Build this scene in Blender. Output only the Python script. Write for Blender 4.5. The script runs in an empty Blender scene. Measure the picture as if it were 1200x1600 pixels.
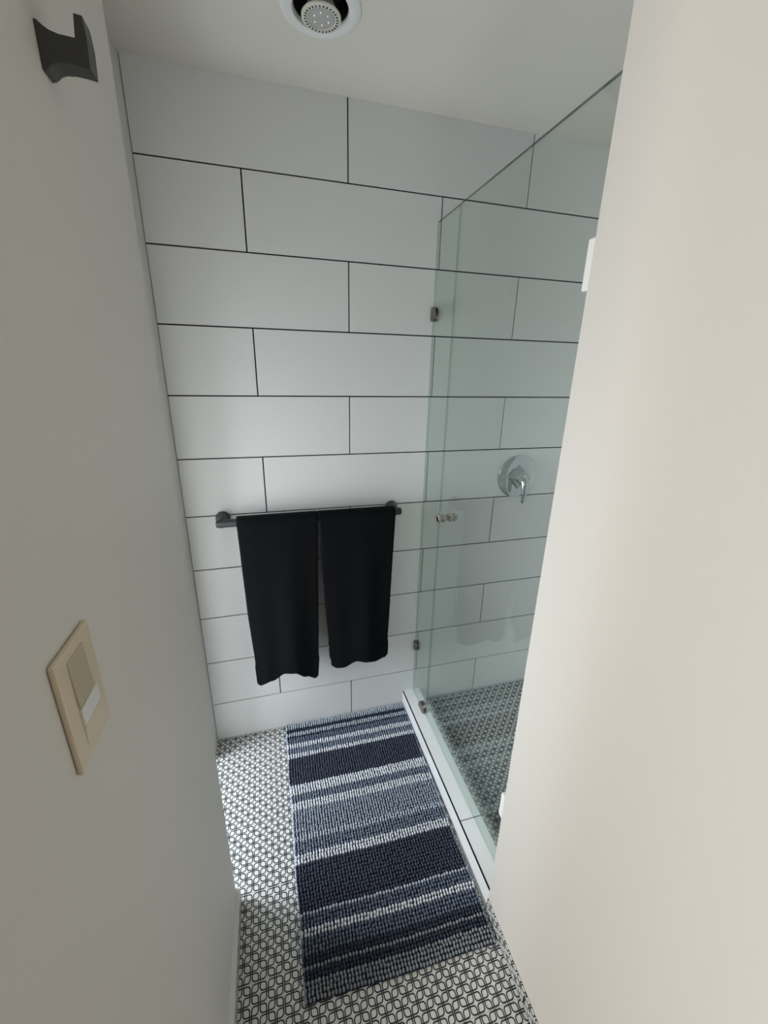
import bpy, bmesh, math, random
from mathutils import Matrix, Vector
random.seed(7)
S = bpy.context.scene
COL = S.collection
R = math.radians

# ------------------------------------------------------------------ camera
CAMLOC = Vector((0.28907, -1.45683, 1.48996))
def make_camera():
    yaw, pitch, roll = R(16.01714), R(-19.05803), R(1.26296)
    f = Vector((math.sin(yaw) * math.cos(pitch), math.cos(yaw) * math.cos(pitch), math.sin(pitch)))
    r0 = Vector((math.cos(yaw), -math.sin(yaw), 0)); u0 = r0.cross(f)
    r = math.cos(roll) * r0 + math.sin(roll) * u0
    u = -math.sin(roll) * r0 + math.cos(roll) * u0
    cam = bpy.data.cameras.new('camera'); cam.lens = 14.4723; cam.sensor_width = 36; cam.clip_start = .02
    o = bpy.data.objects.new('camera', cam); COL.objects.link(o)
    o.matrix_world = Matrix(((r.x, u.x, -f.x, CAMLOC.x), (r.y, u.y, -f.y, CAMLOC.y), (r.z, u.z, -f.z, CAMLOC.z), (0, 0, 0, 1)))
    S.camera = o
make_camera()

# ------------------------------------------------------------------ light
S.view_settings.view_transform = 'Standard'; S.view_settings.look = 'None'
S.view_settings.gamma = 1; S.view_settings.use_curve_mapping = False
S.view_settings.exposure = 0.08
S.cycles.max_bounces = 12; S.cycles.transparent_max_bounces = 16; S.cycles.diffuse_bounces = 6
w = bpy.data.worlds.new('daylight'); S.world = w; w.use_nodes = True
w.node_tree.nodes['Background'].inputs[0].default_value = (.75, .85, 1, 1)
w.node_tree.nodes['Background'].inputs[1].default_value = 1.0
def area(name, loc, rot, sx, sy, power, col, spread=180):
    l = bpy.data.lights.new(name, 'AREA'); l.shape = 'RECTANGLE'; l.size = sx; l.size_y = sy
    l.energy = power; l.color = col; l.spread = R(spread)
    o = bpy.data.objects.new(name, l); COL.objects.link(o); o.location = loc; o.rotation_euler = rot
    return o
# daylight entering by the low frosted window left of the towels (faces +x)
area('window_daylight', (-.72, -.305, .76), (R(73), 0, R(-90)), .46, 1.16, 23, (.89, .95, 1), 150)
# daylight entering by the window of the room behind the camera (faces +x)
area('room_window_daylight', (-1.90, -3.05, 1.40), (R(85), 0, R(-78)), 1.3, 1.3, 66, (1, .955, .895), 140)

# ------------------------------------------------------------------ materials
def new_mat(name, col, rough=.5, metal=0, spec=.5, bump=None, sheen=0):
    m = bpy.data.materials.new(name); m.use_nodes = True
    n = m.node_tree.nodes; l = m.node_tree.links; b = n['Principled BSDF']
    b.inputs['Base Color'].default_value = (*col, 1); b.inputs['Roughness'].default_value = rough
    b.inputs['Metallic'].default_value = metal; b.inputs['Specular IOR Level'].default_value = spec
    if sheen:
        b.inputs['Sheen Weight'].default_value = sheen; b.inputs['Sheen Roughness'].default_value = .4
    if bump:
        sc, st, ds = bump
        tc = n.new('ShaderNodeTexCoord'); t = n.new('ShaderNodeTexNoise'); t.inputs['Scale'].default_value = sc
        t.inputs['Detail'].default_value = 4
        bp = n.new('ShaderNodeBump'); bp.inputs['Strength'].default_value = st; bp.inputs['Distance'].default_value = ds
        l.new(tc.outputs['Object'], t.inputs['Vector']); l.new(t.outputs['Fac'], bp.inputs['Height']); l.new(bp.outputs[0], b.inputs['Normal'])
    return m
PAINT = new_mat('painted_drywall', (.60, .585, .555), .6, bump=(260, .12, .001))
ROOMP = new_mat('low_bounce_room_paint', (.34, .335, .31), .7)  # unseen walls, darkened to weaken the light they bounce
CEIL = new_mat('ceiling_paint', (.68, .65, .595), .7, bump=(260, .12, .001))
TILE = new_mat('white_satin_tile', (.73, .74, .75), .32, bump=(25, .03, .001))
GROUT = new_mat('dark_grout', (.012, .012, .016), .95, spec=.1)
LGROUT = new_mat('light_grout', (.5, .5, .49), .9)
BLACKM = new_mat('matte_black_metal', (.022, .025, .026), .38, spec=.5)
HOOKM = new_mat('dark_bronze_metal', (.035, .038, .036), .45)
TOWEL = new_mat('black_terry', (.0045, .005, .0065), .95, spec=.08, bump=(900, .9, .002), sheen=.03)
TOWELB = new_mat('black_towel_band', (.004, .0045, .006), .8, spec=.1, sheen=.02)
CHROME = new_mat('chrome', (.52, .54, .55), .1, 1)
NICKEL = new_mat('brushed_nickel', (.24, .23, .21), .35, 1)
WHITEM = new_mat('white_enamel_and_hinge_shine', (.74, .74, .73), .4)
ALMOND = new_mat('almond_plastic', (.60, .53, .40), .35)
ALMOND2 = new_mat('almond_rocker', (.46, .41, .30), .3)
PALE = new_mat('pale_plastic', (.68, .70, .70), .25)
DARK = new_mat('dark_recess', (.02, .02, .018), .6)
BULBR = new_mat('bulb_rim', (.62, .60, .54), .4)
LENS = new_mat('bulb_lens', (.40, .40, .39), .2)
CAULK = new_mat('caulk', (.7, .7, .68), .5)
RUGBASE = new_mat('rug_backing', (.022, .03, .05), .95, spec=.1)
def emis(name, col, s):
    m = new_mat(name, col, .4); b = m.node_tree.nodes['Principled BSDF']
    b.inputs['Emission Color'].default_value = (*col, 1); b.inputs['Emission Strength'].default_value = s
    return m
LED = emis('led_dot', (1, 1, .95), .8)
FROST = emis('frosted_daylight_pane', (.86, .94, 1), 1.5)
WOODF = new_mat('hall_floor', (.16, .12, .09), .5)

def glass_mat(name, tint):
    m = bpy.data.materials.new(name); m.use_nodes = True
    n = m.node_tree.nodes; l = m.node_tree.links; n.clear()
    out = n.new('ShaderNodeOutputMaterial'); mix = n.new('ShaderNodeMixShader')
    tr = n.new('ShaderNodeBsdfTransparent'); tr.inputs[0].default_value = (*tint, 1)
    gl = n.new('ShaderNodeBsdfGlossy'); gl.inputs['Roughness'].default_value = 0.0; gl.inputs[0].default_value = (.9, 1, .96, 1)
    g = n.new('ShaderNodeNewGeometry'); d = n.new('ShaderNodeVectorMath'); d.operation = 'DOT_PRODUCT'
    l.new(g.outputs['Normal'], d.inputs[0]); l.new(g.outputs['Incoming'], d.inputs[1])
    def ma(op, a, b=None):
        k = n.new('ShaderNodeMath'); k.operation = op
        for i, v in enumerate((a, b)):
            if v is None: continue
            if isinstance(v, (int, float)): k.inputs[i].default_value = v
            else: l.new(v, k.inputs[i])
        return k.outputs[0]
    c = ma('ABSOLUTE', d.outputs['Value'])
    p = ma('POWER', ma('SUBTRACT', 1.0, c), 5.0)
    f = ma('ADD', ma('MULTIPLY', p, .96), .042)
    l.new(f, mix.inputs[0]); l.new(tr.outputs[0], mix.inputs[1]); l.new(gl.outputs[0], mix.inputs[2]); l.new(mix.outputs[0], out.inputs[0])
    return m
GLASS = glass_mat('shower_glass', (.940, .960, .946))
EDGE = glass_mat('glass_edge', (.80, .86, .83))
EDGET = glass_mat('glass_top_edge_shade', (.20, .24, .22))  # dark tint stands in for total internal reflection along the top

def pattern_mat():
    m = new_mat('patterned_floor_tile', (.8, .8, .8), .28)
    n = m.node_tree.nodes; l = m.node_tree.links; b = n['Principled BSDF']
    def ma(op, a, b_=None, c_=None):
        k = n.new('ShaderNodeMath'); k.operation = op
        for i, v in enumerate((a, b_, c_)):
            if v is None: continue
            if isinstance(v, (int, float)): k.inputs[i].default_value = v
            else: l.new(v, k.inputs[i])
        return k.outputs[0]
    tc = n.new('ShaderNodeTexCoord'); sp = n.new('ShaderNodeSeparateXYZ'); l.new(tc.outputs['Object'], sp.inputs[0])
    c = .02
    px, py = ma('PINGPONG', sp.outputs[0], c), ma('PINGPONG', sp.outputs[1], c)
    h, r, t = c - .0023, .0070, .0031
    def ring(ax, ay):
        qx, qy = ma('SUBTRACT', ax, h - r), ma('SUBTRACT', ay, h - r)
        mx, my = ma('MAXIMUM', qx, 0.0), ma('MAXIMUM', qy, 0.0)
        ln = ma('SQRT', ma('ADD', ma('MULTIPLY', mx, mx), ma('MULTIPLY', my, my)))
        d = ma('SUBTRACT', ma('ADD', ln, ma('MINIMUM', ma('MAXIMUM', qx, qy), 0.0)), r)
        return ma('ABSOLUTE', d)
    A = ring(ma('SUBTRACT', c, px), ma('SUBTRACT', c, py)); B = ring(px, py)
    d = ma('MINIMUM', A, B)
    mr = n.new('ShaderNodeMapRange'); mr.inputs['From Min'].default_value = t / 2 - .0002; mr.inputs['From Max'].default_value = t / 2 + .0002
    l.new(d, mr.inputs['Value'])
    mx = n.new('ShaderNodeMix'); mx.data_type = 'RGBA'; mx.inputs[6].default_value = (.014, .017, .026, 1); mx.inputs[7].default_value = (.61, .62, .605, 1)
    l.new(mr.outputs[0], mx.inputs[0]); l.new(mx.outputs[2], b.inputs['Base Color'])
    return m
PATTERN = pattern_mat()

# ------------------------------------------------------------------ helpers
def link(name, me, mat, parent=None, loc=(0, 0, 0), rot=None, smooth=False):
    o = bpy.data.objects.new(name, me); COL.objects.link(o)
    if mat and not me.materials: me.materials.append(mat)
    if parent: o.parent = parent
    o.location = loc
    if rot is not None: o.rotation_euler = rot
    if smooth: me.polygons.foreach_set('use_smooth', [True] * len(me.polygons))
    return o
def struct(o): o['kind'] = 'structure'; return o
def tag(o, label, cat, group=None):
    o['label'] = label; o['category'] = cat
    if group: o['group'] = group
    return o
def empty(name, loc=(0, 0, 0)):
    o = bpy.data.objects.new(name, None); COL.objects.link(o); o.location = loc; o.empty_display_size = .05
    return o
def bm_me(bm, name='mesh'):
    bmesh.ops.recalc_face_normals(bm, faces=bm.faces)
    me = bpy.data.meshes.new(name); bm.to_mesh(me); bm.free(); return me
def abox(bm, lo, hi, bev=0):
    vs = [bm.verts.new((x, y, z)) for x in (lo[0], hi[0]) for y in (lo[1], hi[1]) for z in (lo[2], hi[2])]
    fs = [bm.faces.new([vs[i] for i in f]) for f in ((0, 1, 3, 2), (4, 6, 7, 5), (0, 4, 5, 1), (2, 3, 7, 6), (0, 2, 6, 4), (1, 5, 7, 3))]
    if bev:
        es = set(e for f in fs for e in f.edges)
        bmesh.ops.bevel(bm, geom=list(es), offset=bev, segments=2, affect='EDGES', profile=.5)
def box(name, lo, hi, mat, parent=None, bev=0, org=None):
    bm = bmesh.new(); abox(bm, lo, hi, bev)
    if org: bmesh.ops.translate(bm, verts=bm.verts, vec=-Vector(org))
    return link(name, bm_me(bm), mat, parent, org or (0, 0, 0))
_slabs = {}
def slab_me(x0, y0, x1, y1, t, ch, mat):
    """chamfered slab in local XY, face towards +Z, local origin kept at the uncut corner"""
    key = (round(x0, 5), round(y0, 5), round(x1, 5), round(y1, 5), t, ch, mat.name)
    if key in _slabs: return _slabs[key]
    v = []
    for z, i in ((0, 0), (t - ch, 0), (t, ch)):
        v += [(x0 + i, y0 + i, z), (x1 - i, y0 + i, z), (x1 - i, y1 - i, z), (x0 + i, y1 - i, z)]
    f = [(3, 2, 1, 0), (8, 9, 10, 11)]
    for k in (0, 4):
        for i in range(4): f.append((k + i, k + (i + 1) % 4, k + 4 + (i + 1) % 4, k + 4 + i))
    me = bpy.data.meshes.new('tile'); me.from_pydata(v, [], f); me.materials.append(mat); _slabs[key] = me
    return me
def lathe(bm, prof, seg=48, axis='Z', org=(0, 0, 0)):
    """prof: list of (radius, height); revolved about the axis"""
    rings = []
    for r, h in prof:
        ring = []
        for i in range(seg if r > 1e-7 else 1):
            a = 2 * math.pi * i / seg
            x, y = r * math.cos(a), r * math.sin(a)
            p = {'Z': (x, y, h), 'X': (h, x, y), 'Y': (y, h, x)}[axis]
            ring.append(bm.verts.new(Vector(p) + Vector(org)))
        rings.append(ring)
    for A, B in zip(rings, rings[1:]):
        n = max(len(A), len(B))
        for i in range(n):
            j = (i + 1) % n
            if len(A) == 1 and len(B) == 1: continue
            if len(A) == 1: bm.faces.new((A[0], B[j], B[i]))
            elif len(B) == 1: bm.faces.new((A[i], A[j], B[0]))
            else: bm.faces.new((A[i], A[j], B[j], B[i]))
def lathe_obj(name, prof, mat, parent=None, axis='Z', org=(0, 0, 0), seg=48, loc=(0, 0, 0), sharp=35):
    bm = bmesh.new(); lathe(bm, prof, seg, axis, org); me = bm_me(bm)
    o = link(name, me, mat, parent, loc, smooth=True)
    me.set_sharp_from_angle(angle=R(sharp))
    return o
def prism(name, pts, z0, z1, mat, parent=None):
    bm = bmesh.new()
    a = [bm.verts.new((x, y, z0)) for x, y in pts]; b = [bm.verts.new((x, y, z1)) for x, y in pts]
    bm.faces.new(a[::-1]); bm.faces.new(b)
    for i in range(len(pts)): bm.faces.new((a[i], a[(i + 1) % len(pts)], b[(i + 1) % len(pts)], b[i]))
    return link(name, bm_me(bm), mat, parent)

# ------------------------------------------------------------------ setting
ZC = 2.2154
WX = .110            # face of the left wall (with switch and hook)
LEND = -.603         # its far end
LN = -1.29           # its near end
RF = lambda y: .8155 + (y + .8150) * .030    # face of the right wall, not quite square
REND = -.811
RN = -1.42

# back wall: dark grout bed with large format tiles in running bond
wb = struct(box('wall_back', (-.055, .004, -.05), (1.80, .16, ZC + .02), GROUT))
zl = [0.0, .186, .389, .591, .793, .997, 1.198, 1.400, 1.604, 1.809, 2.013, ZC + .012]
TW, JA, JB, G = .6097, .2695, .5739, .0020
for i in range(11):
    z0, z1 = zl[i] + G, zl[i + 1] - G
    x = (JB if i % 2 == 0 else JA) - 2 * TW
    while x < 1.62:
        a, b = max(x + G, .0015), min(x + TW - G, 1.62)
        if b - a > .012:
            # local frame: X along wall, Y up, Z towards the room
            me = slab_me(a - x, z0 - zl[i], b - x, z1 - zl[i], .0085, .0005, TILE)
            link('tile', me, None, wb, (x, .0085 - .0005, zl[i]), (R(90), 0, 0))
        x += TW

# side of the room left of the towels: short return wall, shallow alcove with a frosted window
wy0, wy1, wz0, wz1 = -.57, -.04, .12, 1.36
bm = bmesh.new(); abox(bm, (-.06, -.095, -.05), (0, .01, ZC + .02)); abox(bm, (-.06, LEND - .01, 1.96), (0, -.095, ZC + .02))  # second box: unseen header, added to shade the ceiling's left corner
struct(link('wall_return', bm_me(bm), PAINT))
struct(box('wall_alcove_back', (-.95, -.004, -.05), (-.06, .16, ZC + .02), PAINT))
bm = bmesh.new(); XA = -.80
abox(bm, (XA - .15, wy1, -.05), (XA, .01, ZC + .02)); abox(bm, (XA - .15, LEND - .02, -.05), (XA, wy0, ZC + .02))
abox(bm, (XA - .15, wy0, -.05), (XA, wy1, wz0)); abox(bm, (XA - .15, wy0, wz1), (XA, wy1, ZC + .02))
wa = struct(link('wall_alcove_left', bm_me(bm), PAINT))
bm = bmesh.new(); fr = .03
def frame_boxes(x0, x1):
    abox(bm, (x0, wy0, wz0), (x1, wy0 + fr, wz1), .002); abox(bm, (x0, wy1 - fr, wz0), (x1, wy1, wz1), .002)
    abox(bm, (x0, wy0 + fr, wz0), (x1, wy1 - fr, wz0 + fr), .002); abox(bm, (x0, wy0 + fr, wz1 - fr), (x1, wy1 - fr, wz1), .002)
frame_boxes(XA - .04, XA + .01)
w1 = struct(link('window_1', bm_me(bm), WHITEM))
box('pane', (XA - .012, wy0 + fr, wz0 + fr), (XA - .006, wy1 - fr, wz1 - fr), FROST, w1)

# left wall with light switch and hook (solid up to the room behind)
wl = struct(box('wall_left', (-2.0, LN, -.05), (WX, LEND, ZC + .02), PAINT, bev=.002))
# right wall
wr = struct(prism('wall_right', [(RF(REND), REND), (RF(RN), RN), (1.9, RN), (1.9, REND)], -.05, ZC + .02, PAINT))
wsr = struct(box('wall_shower_right', (1.60, REND, -.05), (1.75, .02, ZC + .02), TILE))
ceil = struct(box('ceiling', (-2.2, -4.3, ZC), (2.2, .2, ZC + .1), CEIL))
# the ceiling is opened for the recessed lamp further down
# room behind the camera (out of view): walls made dark to cut bounced light
struct(box('wall_room_back', (-2.1, -4.2, -.05), (2.0, -4.1, ZC + .02), ROOMP))
struct(box('wall_room_right', (1.9, -4.2, -.05), (2.0, RN, ZC + .02), ROOMP))
bm = bmesh.new()
abox(bm, (-2.1, -4.1, -.05), (-2.0, LN, .68)); abox(bm, (-2.1, -4.1, 2.02), (-2.0, LN, ZC + .02))
abox(bm, (-2.1, -4.1, .68), (-2.0, -3.72, 2.02)); abox(bm, (-2.1, -2.38, .68), (-2.0, LN, 2.02))
struct(link('wall_room_left', bm_me(bm), ROOMP))
bm = bmesh.new()
for lo, hi in (((-2.07, -3.72, .68), (-2.03, -3.67, 2.02)), ((-2.07, -2.43, .68), (-2.03, -2.38, 2.02)),
               ((-2.07, -3.67, .68), (-2.03, -2.43, .73)), ((-2.07, -3.67, 1.97), (-2.03, -2.43, 2.02)), ((-2.07, -3.075, .73), (-2.03, -3.025, 1.97))):
    abox(bm, lo, hi, .003)
w2 = struct(link('window_2', bm_me(bm), WHITEM))
struct(box('floor_room', (-2.1, -4.2, -.06), (2.0, -1.62, -.004), WOODF))

# floor of patterned 20 cm tiles, pattern restarts in each tile
fl = struct(box('floor', (-.95, -1.62, -.06), (1.75, .02, -.0009), LGROUT))
P = .2015
def floor_tiles(x0, x1, y0, y1):
    ix = math.floor((x0 - .0335) / .2)
    while .0335 + ix * .2 < x1 - .002:
        gx = .0335 + ix * .2
        iy = math.floor((-y1 + .0105) / P)
        while .0105 - iy * P > y0 + .002:
            gy = .0105 - (iy + 1) * P
            a0, a1 = max(gx + .0008, x0) - gx, min(gx + .1992, x1) - gx
            b0, b1 = max(gy + .0008, y0) - gy, min(gy + P - .0008, y1) - gy
            if a1 - a0 > .004 and b1 - b0 > .004:
                me = slab_me(a0, b0, a1, b1, .007, .0004, PATTERN)
                link('tile', me, None, fl, (gx, gy, -.007))
            iy += 1
        ix += 1
floor_tiles(-.798, -.001, LEND, -.0045)
floor_tiles(.0, .8168, LEND, -.0015)
floor_tiles(WX + .002, .812, -1.61, LEND)
floor_tiles(.905, 1.598, REND + .002, -.0015)

# patterned tile skirting with a pale top edge along left and right walls
def skirting(name, p0, p1, h, t, side, topmat):
    """p0 far end, p1 near end on the wall face"""
    p0, p1 = Vector(p0), Vector(p1); d = p1 - p0; L = d.length; d.normalize()
    n = Vector((side, side * -d.x / d.y, 0)).normalized()
    root = struct(prism(name, [tuple(p0.xy), tuple((p0 + n * (t - .0035)).xy), tuple((p1 + n * (t - .0035)).xy), tuple(p1.xy)], 0, h, topmat))
    if topmat is CAULK:
        prism('cap', [tuple(p0.xy), tuple((p0 + n * t).xy), tuple((p1 + n * t).xy), tuple(p1.xy)], h - .004, h + .0005, topmat, root)
    s = 0
    while s < L:
        e = min(s + .1985, L)
        me = slab_me(0.0008, .001, e - s - .0008, h - (.0045 if topmat is CAULK else 0), .0035, .0004, PATTERN)
        o = link('tile', me, None, root)
        # local X along, Y up, Z outward; must be right handed
        X = d if side < 0 else -d
        org = p0 + d * (s if side < 0 else e) + n * (t - .0035)
        o.matrix_world = Matrix(((X.x, 0, n.x, org.x), (X.y, 0, n.y, org.y), (0, 1, 0, 0), (0, 0, 0, 1)))
        s += .2
    return root
skirting('baseboard_left', (WX, LEND, 0), (WX, LN, 0), .058, .013, 1, CAULK)
skirting('baseboard_right', (RF(REND), REND, 0), (RF(RN), RN, 0), .046, .0045, -1, GROUT)

# ------------------------------------------------------------------ shower curb
CX0, CX1, CZ = .8185, .897, .073
curb = tag(box('shower_curb', (CX0 + .004, REND + .001, 0), (CX1 - .004, .003, CZ - .004), GROUT),
           'low white tiled shower curb with black edge line between rug and glass', 'shower curb')
for y0, y1 in ((-.606, .0), (REND + .001, -.609)):
    me = slab_me(.0035, 0, CX1 - CX0, y1 - y0, .004, .0006, TILE)
    link('top_tile', me, None, curb, (CX0, y0, CZ - .004))
for y0, y1 in ((REND + .001, 0),):
    box('edge_trim', (CX0 - .0004, REND + .001, CZ - .0042), (CX0 + .0034, 0, CZ + .0003), GROUT, curb)
    me = slab_me(0, .001, y1 - y0, CZ - .0045, .004, .0006, TILE)   # room side riser
    o = link('riser_tile', me, None, curb)
    o.matrix_world = Matrix(((0, 0, -1, CX0 + .004), (-1, 0, 0, y1), (0, 1, 0, 0), (0, 0, 0, 1)))
    o = link('riser_tile', me, None, curb)
    o.matrix_world = Matrix(((0, 0, 1, CX1 - .004), (1, 0, 0, y0), (0, 1, 0, 0), (0, 0, 0, 1)))

# ------------------------------------------------------------------ glass
GX0, GX1, GT = .866, .873, 1.943
def glass_slab(name, y0, y1, z0, z1, parent=None):
    bm = bmesh.new(); abox(bm, (GX0, y0, z0), (GX1, y1, z1)); bm.normal_update()
    me = bm_me(bm); me.materials.append(GLASS); me.materials.append(EDGE); me.materials.append(EDGET)
    for p in me.polygons: p.material_index = 0 if abs(p.normal.x) > .9 else (2 if p.normal.z > .9 else 1)
    return link(name, me, None, parent)
fixed = tag(glass_slab('fixed_glass_panel', -.163, -.0015, CZ + .001, GT), 'narrow fixed clear glass strip clipped to the white tiled wall and curb', 'glass panel')
def clip(name, parent, c, along, size=.046):
    """D shaped glass clamp: two half plates gripping the pane. c = (y, z) of the flat side middle"""
    bm = bmesh.new()
    prof = []
    s = size / 2; dpt = size * .62
    for k in range(13):
        a = -math.pi / 2 + math.pi * k / 12
        prof.append((dpt * max(0, math.cos(a)) ** .55, s * math.sin(a)))
    for x0, x1 in ((GX0 - .008, GX0), (GX1, GX1 + .008)):
        outer = x0 if x0 < GX0 else x1; inner = x1 if x0 < GX0 else x0
        A, B = [], []
        for d, t in prof:
            y, z = (c[0] - d, c[1] + t) if along == 'wall' else (c[0] + t, c[1] + d)
            ye, ze = (c[0] - d * .9, c[1] + t * .92) if along == 'wall' else (c[0] + t * .92, c[1] + d * .9)
            A.append(bm.verts.new((inner, y, z))); B.append(bm.verts.new((outer, ye, ze)))
        bm.faces.new(A); bm.faces.new(B[::-1])
        for i in range(len(A)): j = (i + 1) % len(A); bm.faces.new((A[i], B[i], B[j], A[j]))
    return link(name, bm_me(bm), NICKEL, parent)
clip('clamp', fixed, (-.0015, 1.672), 'wall'); clip('clamp', fixed, (-.0015, .325), 'wall'); clip('clamp', fixed, (-.125, CZ + .0015), 'curb', .056)

door = tag(glass_slab('shower_door', -.795, -.167, CZ + .006, GT), 'frameless clear glass shower door with small metal knob', 'glass door')
def knob(side):
    x0 = GX0 if side < 0 else GX1
    pr = [(0, 0), (.011, 0), (.011, .003), (.0145, .005), (.0155, .010), (.0145, .0145), (.0105, .0165), (.0105, .019), (.0145, .021), (.0155, .026), (.0145, .031), (.010, .0335), (0, .034)]
    return lathe_obj('knob', [(r, side * h) for r, h in pr], CHROME2, door, 'X', (x0, -.2225, 1.009), 32)
CHROME2 = new_mat('polished_knob_metal', (.62, .58, .54), .12, 1)
knob(-1); knob(1)
def hinge(z0, z1):
    bm = bmesh.new()
    abox(bm, (GX0 - .013, -.800, z0), (GX0, -.748, z1), .003)
    abox(bm, (GX1, -.800, z0), (GX1 + .013, -.748, z1), .003)
    abox(bm, (GX0 - .006, -.814, z0 + .004), (GX1 + .006, -.7975, z1 - .004), .002)
    h = link('hinge', bm_me(bm), WHITEM, door); return h  # chrome hinge; white colour stands in for its reflection of the bright wall
hinge(1.630, 1.713); hinge(.294, .377)

# ------------------------------------------------------------------ shower valve
vx, vz = 1.277, 1.083
valve = empty('shower_valve', (vx, 0, vz)); tag(valve, 'round chrome shower valve with lever handle on the tiled wall behind glass', 'shower valve')
def vpart(name, prof, mat, seg=48): return lathe_obj(name, [(r, -h) for r, h in prof], mat, valve, 'Y', (0, 0, 0), seg)
vpart('escutcheon', [(0, 0), (.086, 0), (.088, .002), (.088, .005), (.085, .008), (.070, .011), (.045, .0125), (0, .013)], CHROME)
hub = vpart('hub', [(0, .012), (.052, .0125), (.048, .018), (.036, .034), (.030, .044), (.028, .056), (.022, .062), (0, .063)], CHROME, 4)
bm = bmesh.new()
sec = [(.012, -.050, .006, .008), (.008, -.054, .014, .014), (-.006, -.060, .0165, .016), (-.028, -.066, .0145, .012), (-.055, -.069, .0120, .008), (-.080, -.068, .0100, .006), (-.094, -.066, .0080, .0045), (-.099, -.065, .004, .003)]
rings = []
for z, y, wx, ty in sec:
    rings.append([bm.verts.new((wx * math.cos(a), y + ty * math.sin(a), z)) for a in [2 * math.pi * k / 16 for k in range(16)]])
for A, B in zip(rings, rings[1:]):
    for i in range(16): bm.faces.new((A[i], A[(i + 1) % 16], B[(i + 1) % 16], B[i]))
bm.faces.new(rings[0]); bm.faces.new(rings[-1][::-1])
link('lever', bm_me(bm), CHROME, valve, smooth=True)

# ------------------------------------------------------------------ towel bar and towels
BY, BZ = -.062, .988
bar = empty('towel_bar', (.43, 0, BZ)); tag(bar, 'matte black towel bar mounted on the white tiled wall', 'towel bar')
lathe_obj('rail', [(0, -.327), (.009, -.3268), (.0125, -.325), (.0138, -.321), (.0138, .321), (.0125, .325), (.009, .3268), (0, .327)], BLACKM, bar, 'X', (0, BY, 0), 32)
for x in (-.309, .304):
    lathe_obj('post', [(0, 0), (.0235, 0), (.0245, -.0015), (.0245, -.006), (.0225, -.012), (.018, -.045), (.0165, -.055), (.0155, -.064), (.012, -.070), (0, -.072)], BLACKM, bar, 'Y', (x, -.0006, 0), 40)

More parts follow.
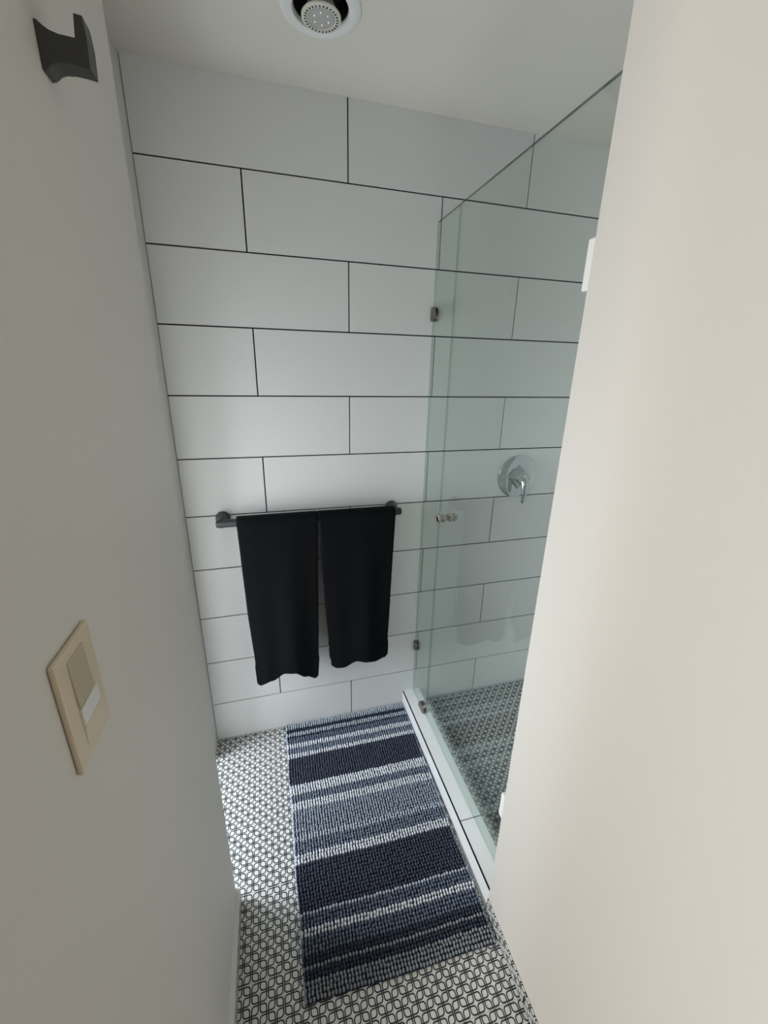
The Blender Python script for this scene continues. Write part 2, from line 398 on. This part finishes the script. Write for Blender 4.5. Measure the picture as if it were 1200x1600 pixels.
def towel(name, label, ex, hem, seed, band_z):
    """ex(z) -> (left x, right x) of the hanging front; hem(t) -> z of lower edge, t in 0..1"""
    rnd = random.Random(seed); NU, rows = 44, []
    TH = .0045
    ph = rnd.random() * 6
    def yoff(t, z):
        k = min(1, max(0, (1.0 - z) / .5))
        return k * (.006 * math.sin(t * 6.0 + ph) + .003 * math.sin(t * 13 + ph * 2)) 
    r = .0138 + TH
    zs = []
    NV = 70
    def front(t, s):    # s 0 at bar .. 1 at hem
        zb = hem(t); z = BZ + (zb - BZ) * s
        l, rr = ex(z); x = l + (rr - l) * t
        flare = .006 * max(0, s - .82) / .18
        y = BY - r - TH * .4 - .004 * s + yoff(t, z) - flare
        dz = abs(z - band_z)
        if dz < .028: y += .0022 * (1 if dz < .024 else .5)
        elif .010 < band_z - z < .12: y -= .0012
        return Vector((x, y, z))
    def back(t, s):
        zb = hem(t) + .05 + .01 * math.sin(t * 5 + seed); z = BZ + (zb - BZ) * s
        l, rr = ex(z); rr = min(rr, .713); x = l + .004 + (rr - l - .008) * t
        y = BY + r + .002 + .004 * math.sin(t * 5 + 1) * min(1, s * 3)
        return Vector((x, min(y, -.018), z))
    def section(off):
        out = []
        for j in range(NV + 1):
            s = j / NV; out.append([front(i / NU, 1 - s) + Vector((0, -off, 0)) for i in range(NU + 1)])
        for k in range(1, 9):
            a = math.pi * k / 9
            row = []
            for i in range(NU + 1):
                t = i / NU; l, rr = ex(BZ); rr = rr + (min(rr, .711) - rr) * min(1, max(0, k - 4) / 3); x = l + (rr - l) * t
                row.append(Vector((x, BY - (r + off + .001) * math.cos(a), BZ + (r + off) * math.sin(a))))
            out.append(row)
        for j in range(31):
            out.append([back(i / NU, j / 30) + Vector((0, off, 0)) for i in range(NU + 1)])
        return out
    bm = bmesh.new()
    So, Si = section(TH), section(0)
    for j in range(len(So)):       # thin out at the side edges so they look rounded
        for i in (0, NU):
            m = (So[j][i] + Si[j][i]) / 2; So[j][i] = m + (So[j][i] - m) * .45; Si[j][i] = m + (Si[j][i] - m) * .45
    V1 = [[bm.verts.new(p + Vector((rnd.uniform(-1, 1), rnd.uniform(-1, 1), 0)) * .0004) for p in row] for row in So]
    V2 = [[bm.verts.new(p) for p in row] for row in Si]
    n = len(V1)
    for j in range(n - 1):
        for i in range(NU):
            bm.faces.new((V1[j][i], V1[j][i + 1], V1[j + 1][i + 1], V1[j + 1][i])); bm.faces.new((V2[j][i], V2[j + 1][i], V2[j + 1][i + 1], V2[j][i + 1]))
    for j in range(n - 1):
        bm.faces.new((V1[j][0], V1[j + 1][0], V2[j + 1][0], V2[j][0])); bm.faces.new((V1[j][NU], V2[j][NU], V2[j + 1][NU], V1[j + 1][NU]))
    for i in range(NU):
        bm.faces.new((V1[0][i], V2[0][i], V2[0][i + 1], V1[0][i + 1])); bm.faces.new((V1[-1][i], V1[-1][i + 1], V2[-1][i + 1], V2[-1][i]))
    o = link(name, bm_me(bm), TOWEL, smooth=True)
    tag(o, label, 'towel', None)
    # woven border band across the front, slightly proud cords
    for off in (-.020, 0, .020):
        bm = bmesh.new(); rows = []
        for i in range(NU + 1):
            t = i / NU
            lowest = hem(t)
            z = band_z + off + (lowest - hem(.5)) * .35
            s = (z - BZ) / (lowest - BZ); p = front(t, s) + Vector((0, -TH, 0))
            rows.append([bm.verts.new(p + Vector((0, -.0016 * math.sin(a) + .0004, .0028 * math.cos(a)))) for a in [math.pi * k / 5 for k in range(6)]])
        for A, B in zip(rows, rows[1:]):
            for k in range(5): bm.faces.new((A[k], A[k + 1], B[k + 1], B[k]))
        link('border_cord', bm_me(bm), TOWELB, o, smooth=True)
    return o
def lerp(tab, z):
    for (a, p), (b, q) in zip(tab, tab[1:]):
        if a >= z >= b:
            f = (a - z) / (a - b); return tuple(u + (v - u) * f for u, v in zip(p, q))
    return tab[0][1] if z > tab[0][0] else tab[-1][1]
def smooth_tab(tab, t):
    for (a, p), (b, q) in zip(tab, tab[1:]):
        if a <= t <= b:
            f = (t - a) / (b - a); f = f * f * (3 - 2 * f); return p + (q - p) * f
    return tab[-1][1]
T1 = [(1.02, (.1690, .4432)), (.97, (.1700, .4418)), (.93, (.1707, .4395)), (.63, (.1765, .4325)), (.42, (.1865, .4270)), (.405, (.1845, .4290)), (.29, (.1880, .4190))]
T2 = [(1.02, (.4440, .7290)), (.97, (.4445, .7275)), (.93, (.4462, .7260)), (.75, (.4520, .7200)), (.55, (.4620, .7150)), (.445, (.4700, .7110)), (.43, (.4680, .7130)), (.395, (.4690, .7120)), (.390, (.4735, .7115)), (.30, (.4790, .7060))]
towel('towel', 'black hand towel on the left of the bar, hanging lower', lambda z: lerp(T1, z),
      lambda t: smooth_tab([(0, .333), (.04, .322), (.25, .338), (.46, .365), (.6, .362), (.8, .330), (.96, .310), (1, .322)], t), 3, .435)
towel('towel', 'black hand towel on the right of the bar, shorter, near the shower glass', lambda z: lerp(T2, z),
      lambda t: smooth_tab([(0, .358), (.08, .345), (.2, .344), (.45, .366), (.62, .358), (.8, .350), (.95, .358), (1, .372)], t), 8, .452)

# ------------------------------------------------------------------ rug
rug = empty('bath_rug', (.545, -.44, 0)); tag(rug, 'striped navy, grey and white chenille bath rug beside the curb', 'rug')
C00, C10, C01, C11 = Vector((.2790, -.004, 0)), Vector((.8165, -.006, 0)), Vector((.2820, -.872, 0)), Vector((.8010, -.890, 0))
ORG = Vector(rug.location)
def rp(u, v, z=0):
    p = (C00 * (1 - u) + C10 * u) * (1 - v) + (C01 * (1 - u) + C11 * u) * v
    p = p + Vector((.0012 * math.sin(v * 17) + .0008 * math.sin(v * 31 + 2), (.0015 * math.sin(u * 9)) * v, z))
    return p - ORG
bm = bmesh.new(); N = 40
top = [[bm.verts.new(rp(i / 20, j / N, .006)) for i in range(21)] for j in range(N + 1)]
bot = [[bm.verts.new(rp(i / 20, j / N, .0004)) for i in range(21)] for j in range(N + 1)]
for j in range(N):
    for i in range(20):
        bm.faces.new((top[j][i], top[j][i + 1], top[j + 1][i + 1], top[j + 1][i])); bm.faces.new((bot[j][i], bot[j + 1][i], bot[j + 1][i + 1], bot[j][i + 1]))
    bm.faces.new((top[j][0], top[j + 1][0], bot[j + 1][0], bot[j][0])); bm.faces.new((top[j][20], bot[j][20], bot[j + 1][20], top[j + 1][20]))
for i in range(20):
    bm.faces.new((top[0][i], bot[0][i], bot[0][i + 1], top[0][i + 1])); bm.faces.new((top[N][i], top[N][i + 1], bot[N][i + 1], bot[N][i]))
link('backing', bm_me(bm), RUGBASE, rug)
BIND = new_mat('rug_side_yarn', (.30, .36, .46), .95, spec=.1)
for sd in (0, 1):
    bm = bmesh.new(); rows = []
    for j in range(61):
        u0, u1 = (.0, .008) if sd == 0 else (.992, 1.0)
        rows.append([bm.verts.new(rp(u, j / 60, z)) for u, z in ((u0, .0006), (u0, .0085), ((u0 + u1) / 2, .0105), (u1, .0085), (u1, .0006))])
    for A, B in zip(rows, rows[1:]):
        for k in range(4): bm.faces.new((A[k], A[k + 1], B[k + 1], B[k]))
    bm.faces.new(rows[0]); bm.faces.new(rows[-1][::-1])
    link('side_binding', bm_me(bm), BIND, rug)
YARN = {k: new_mat('yarn_' + k, c, .95, spec=.1, bump=(1500, .6, .001)) for k, c in dict(
    white=(.66, .69, .74), light=(.44, .49, .56), pale=(.30, .34, .41), light_shaded=(.235, .26, .285), slate=(.135, .165, .225), mid=(.19, .225, .29), dark=(.048, .058, .084), navy=(.062, .070, .100)).items()}
STR = [(-.035, 'light'), (-.0514, 'dark'), (-.072, 'light'), (-.0836, 'dark'), (-.1167, 'slate'), (-.136, 'white'), (-.162, 'mid'), (-.1834, 'white'),
       (-.3018, 'navy'), (-.3396, 'white'), (-.3706, 'mid'), (-.393, 'white'), (-.4297, 'pale'), (-.4828, 'pale'), (-.5062, 'light'), (-.5404, 'mid'), (-.5705, 'white'),
       (-.6937, 'navy'), (-.708, 'light'), (-.7409, 'slate'), (-.7577, 'white'), (-.7909, 'slate'), (-.8105, 'dark'), (-.823, 'light_shaded'), (-.8417, 'dark'), (-.90, 'light_shaded')]  # greys at the near end: light yarn with the shade painted in
# unit nub: squashed low poly ball
NV_, NF_ = [], []
SEG, RNG = 7, 4
NV_.append((0, 0, 1))
for r in range(1, RNG):
    th = math.pi * .62 * r / (RNG - 1)
    for s in range(SEG):
        a = 2 * math.pi * (s + .5 * (r % 2)) / SEG; NV_.append((math.sin(th) * math.cos(a), math.sin(th) * math.sin(a), math.cos(th)))
for s in range(SEG): NF_.append((0, 1 + s, 1 + (s + 1) % SEG))
for r in range(RNG - 2):
    for s in range(SEG):
        a, b = 1 + r * SEG + s, 1 + r * SEG + (s + 1) % SEG
        NF_.append((a, a + SEG, b + SEG, b))
ROWS, COLS = 90, 56
lab = dict(white='off-white stripe', light='light grey stripe', pale='pale slate stripe', light_shaded='light grey stripe with shade painted in', slate='slate grey stripe', mid='grey-blue stripe', dark='near-black stripe', navy='wide navy stripe')
groups = {}
for j in range(ROWS):
    v = (j + .5) / ROWS; y = (rp(.5, v) + ORG).y
    k = next((i for i, (b, c) in enumerate(STR) if y > b), len(STR) - 1)
    groups.setdefault(k, []).append(j)
for k, js in groups.items():
    vs, fs = [], []
    for j in js:
        for i in range(COLS):
            u = (i + .5 + (.06 if j % 2 else -.06)) / COLS
            edge = (i in (0, COLS - 1)) or j in (0, ROWS - 1)
            c = rp(u + random.uniform(-.10, .10) / COLS, (j + .5 + random.uniform(-.14, .14)) / ROWS, .0095 + random.uniform(-.0006, .0008) - (.002 if edge else 0))
            a, b, h = .0037 * random.uniform(.9, 1.1), .0048 * random.uniform(.88, 1.1), .0064 * random.uniform(.9, 1.1)
            sh = random.uniform(-.12, .12); n0 = len(vs)
            for x, y, z in NV_:
                vs.append((c.x + x * a + z * h * sh * .3, c.y + y * b + z * h * .12, c.z + z * h))
            fs += [tuple(n0 + q for q in f) for f in NF_]
    me = bpy.data.meshes.new('nubs'); me.from_pydata(vs, [], fs)
    o = link('stripe', me, YARN[STR[k][1]], rug, smooth=True); o['kind'] = 'stuff'; o['label'] = lab[STR[k][1]]

# ------------------------------------------------------------------ light switch
SY0, SY1, SZ0, SZ1 = -1.134, -1.064, 1.150, 1.264
sw = tag(box('light_switch', (WX + .0001, SY0, SZ0), (WX + .0055, SY1, SZ1), ALMOND, bev=.0022, org=(WX, (SY0 + SY1) / 2, (SZ0 + SZ1) / 2)),
         'almond wall plate with rocker switches on the left wall', 'light switch')
sc = Vector((WX, (SY0 + SY1) / 2, (SZ0 + SZ1) / 2))
def swp(name, y0, y1, z0, z1, x0, x1, mat, tilt=0):
    bm = bmesh.new(); abox(bm, (x0, y0, z0), (x1, y1, z1), .0007)
    o = link(name, bm_me(bm), mat, sw, (.0045, 0, 0)); 
    if tilt: o.rotation_euler = (0, tilt, 0)
    return o
# rocker opening frame and parts (plate-local coordinates, plate centre = 0)
swp('upper_rocker', -.0062 - .011, -.0062 + .0205, -.0005, .0465, .0010, .0032, ALMOND2, R(-1.5))
swp('dimmer_bar', -.0172, .0190, -.0200, -.0025, .0006, .0034, PALE)
swp('lower_rocker', -.0172, .0150, -.0425, -.0215, .0012, .0036, ALMOND, R(3))

# ------------------------------------------------------------------ robe hook on the left wall, close to the camera
def hook():
    y0, y1 = -.888, -.866
    # profile (x out of wall, z): flared foot, waisted neck, upright front plate
    pr = [(0, 1.7860), (.002, 1.7858), (.006, 1.7825), (.011, 1.7797), (.018, 1.7780), (.0314, 1.7775), (.0333, 1.7956), (.0400, 1.7950), (.0412, 1.7800), (.0402, 1.7560),
          (.030, 1.7572), (.0218, 1.7576), (.013, 1.7565), (.0087, 1.7545), (.004, 1.7502), (0, 1.7490)]
    bm = bmesh.new(); zc = 1.7675
    def ring(y, sx, sz):
        return [bm.verts.new((WX + .0003 + x, y, zc + (z - zc) * sz)) for x, z in pr]
    rings = [ring(y0, 1, .96), ring(y0 + .0015, 1, 1), ring(y1 - .0015, 1, 1), ring(y1, 1, .96)]
    n = len(pr)
    for A, B in zip(rings, rings[1:]):
        for i in range(n): bm.faces.new((A[i], A[(i + 1) % n], B[(i + 1) % n], B[i]))
    bm.faces.new(rings[0]); bm.faces.new(rings[-1][::-1])
    bmesh.ops.translate(bm, verts=bm.verts, vec=(-WX, .877, -zc))
    o = link('robe_hook', bm_me(bm), HOOKM, None, (WX, -.877, zc))
    return tag(o, 'dark metal robe hook with upturned front on the left wall near the ceiling', 'hook')
hook()

# ------------------------------------------------------------------ recessed ceiling lamp
LX, LY = .4625, -.281
cut = bmesh.new(); bmesh.ops.create_cone(cut, cap_ends=True, segments=64, radius1=.066, radius2=.066, depth=.5, matrix=Matrix.Translation((LX, LY, ZC)))
cutme = bm_me(cut); cuto = link('cutter', cutme, None)
md = ceil.modifiers.new('hole', 'BOOLEAN'); md.operation = 'DIFFERENCE'; md.object = cuto; md.solver = 'EXACT'
dg = bpy.context.evaluated_depsgraph_get(); newme = bpy.data.meshes.new_from_object(ceil.evaluated_get(dg)); ceil.modifiers.clear(); ceil.data = newme
bpy.data.objects.remove(cuto)
lamp = empty('recessed_ceiling_lamp', (LX, LY, ZC)); tag(lamp, 'round recessed ceiling lamp with white trim ring and vented bulb', 'ceiling lamp')
lathe_obj('trim_ring', [(.0585, .004), (.0590, -.001), (.062, -.0045), (.070, -.0055), (.080, -.0045), (.0855, -.002), (.0865, -.0003), (.0640, -.0003), (.0625, .004), (.0585, .004)], WHITEM, lamp, seg=72)
lathe_obj('housing', [(.0605, -.0002), (.0600, .09), (0, .092), (0, .096), (.0640, .094), (.0645, -.0002), (.0605, -.0002)], DARK, lamp, seg=48)
bulb = lathe_obj('bulb', [(0, .088), (.016, .088), (.018, .050), (.024, .014), (.0340, -.006), (.0425, -.0145), (.0422, -.0168), (.0395, -.0185), (.0310, -.0185), (.0300, -.0165), (0, -.0165)], BULBR, lamp, seg=64)
lathe_obj('lens', [(0, -.0178), (.020, -.0176), (.0295, -.0168), (.0295, -.015), (0, -.015)], LENS, bulb, seg=48)
bm = bmesh.new()
for k in range(28):
    a = 2 * math.pi * k / 28
    m = Matrix.Rotation(a, 4, 'Z')
    b2 = bmesh.new(); abox(b2, (.0325, -.0013, -.0193), (.0368, .0013, -.0178)); bmesh.ops.transform(b2, matrix=m, verts=b2.verts)
    t = bpy.data.meshes.new('t'); b2.to_mesh(t); b2.free(); bm.from_mesh(t); bpy.data.meshes.remove(t)
link('vent_slots', bm_me(bm), DARK, bulb)
for k in range(6):
    a = 2 * math.pi * k / 6 + .3
    lathe_obj('led', [(0, -.0190), (.0009, -.0187), (.0012, -.0172)], LED, bulb, org=(.0165 * math.cos(a), .0165 * math.sin(a), 0), seg=10)
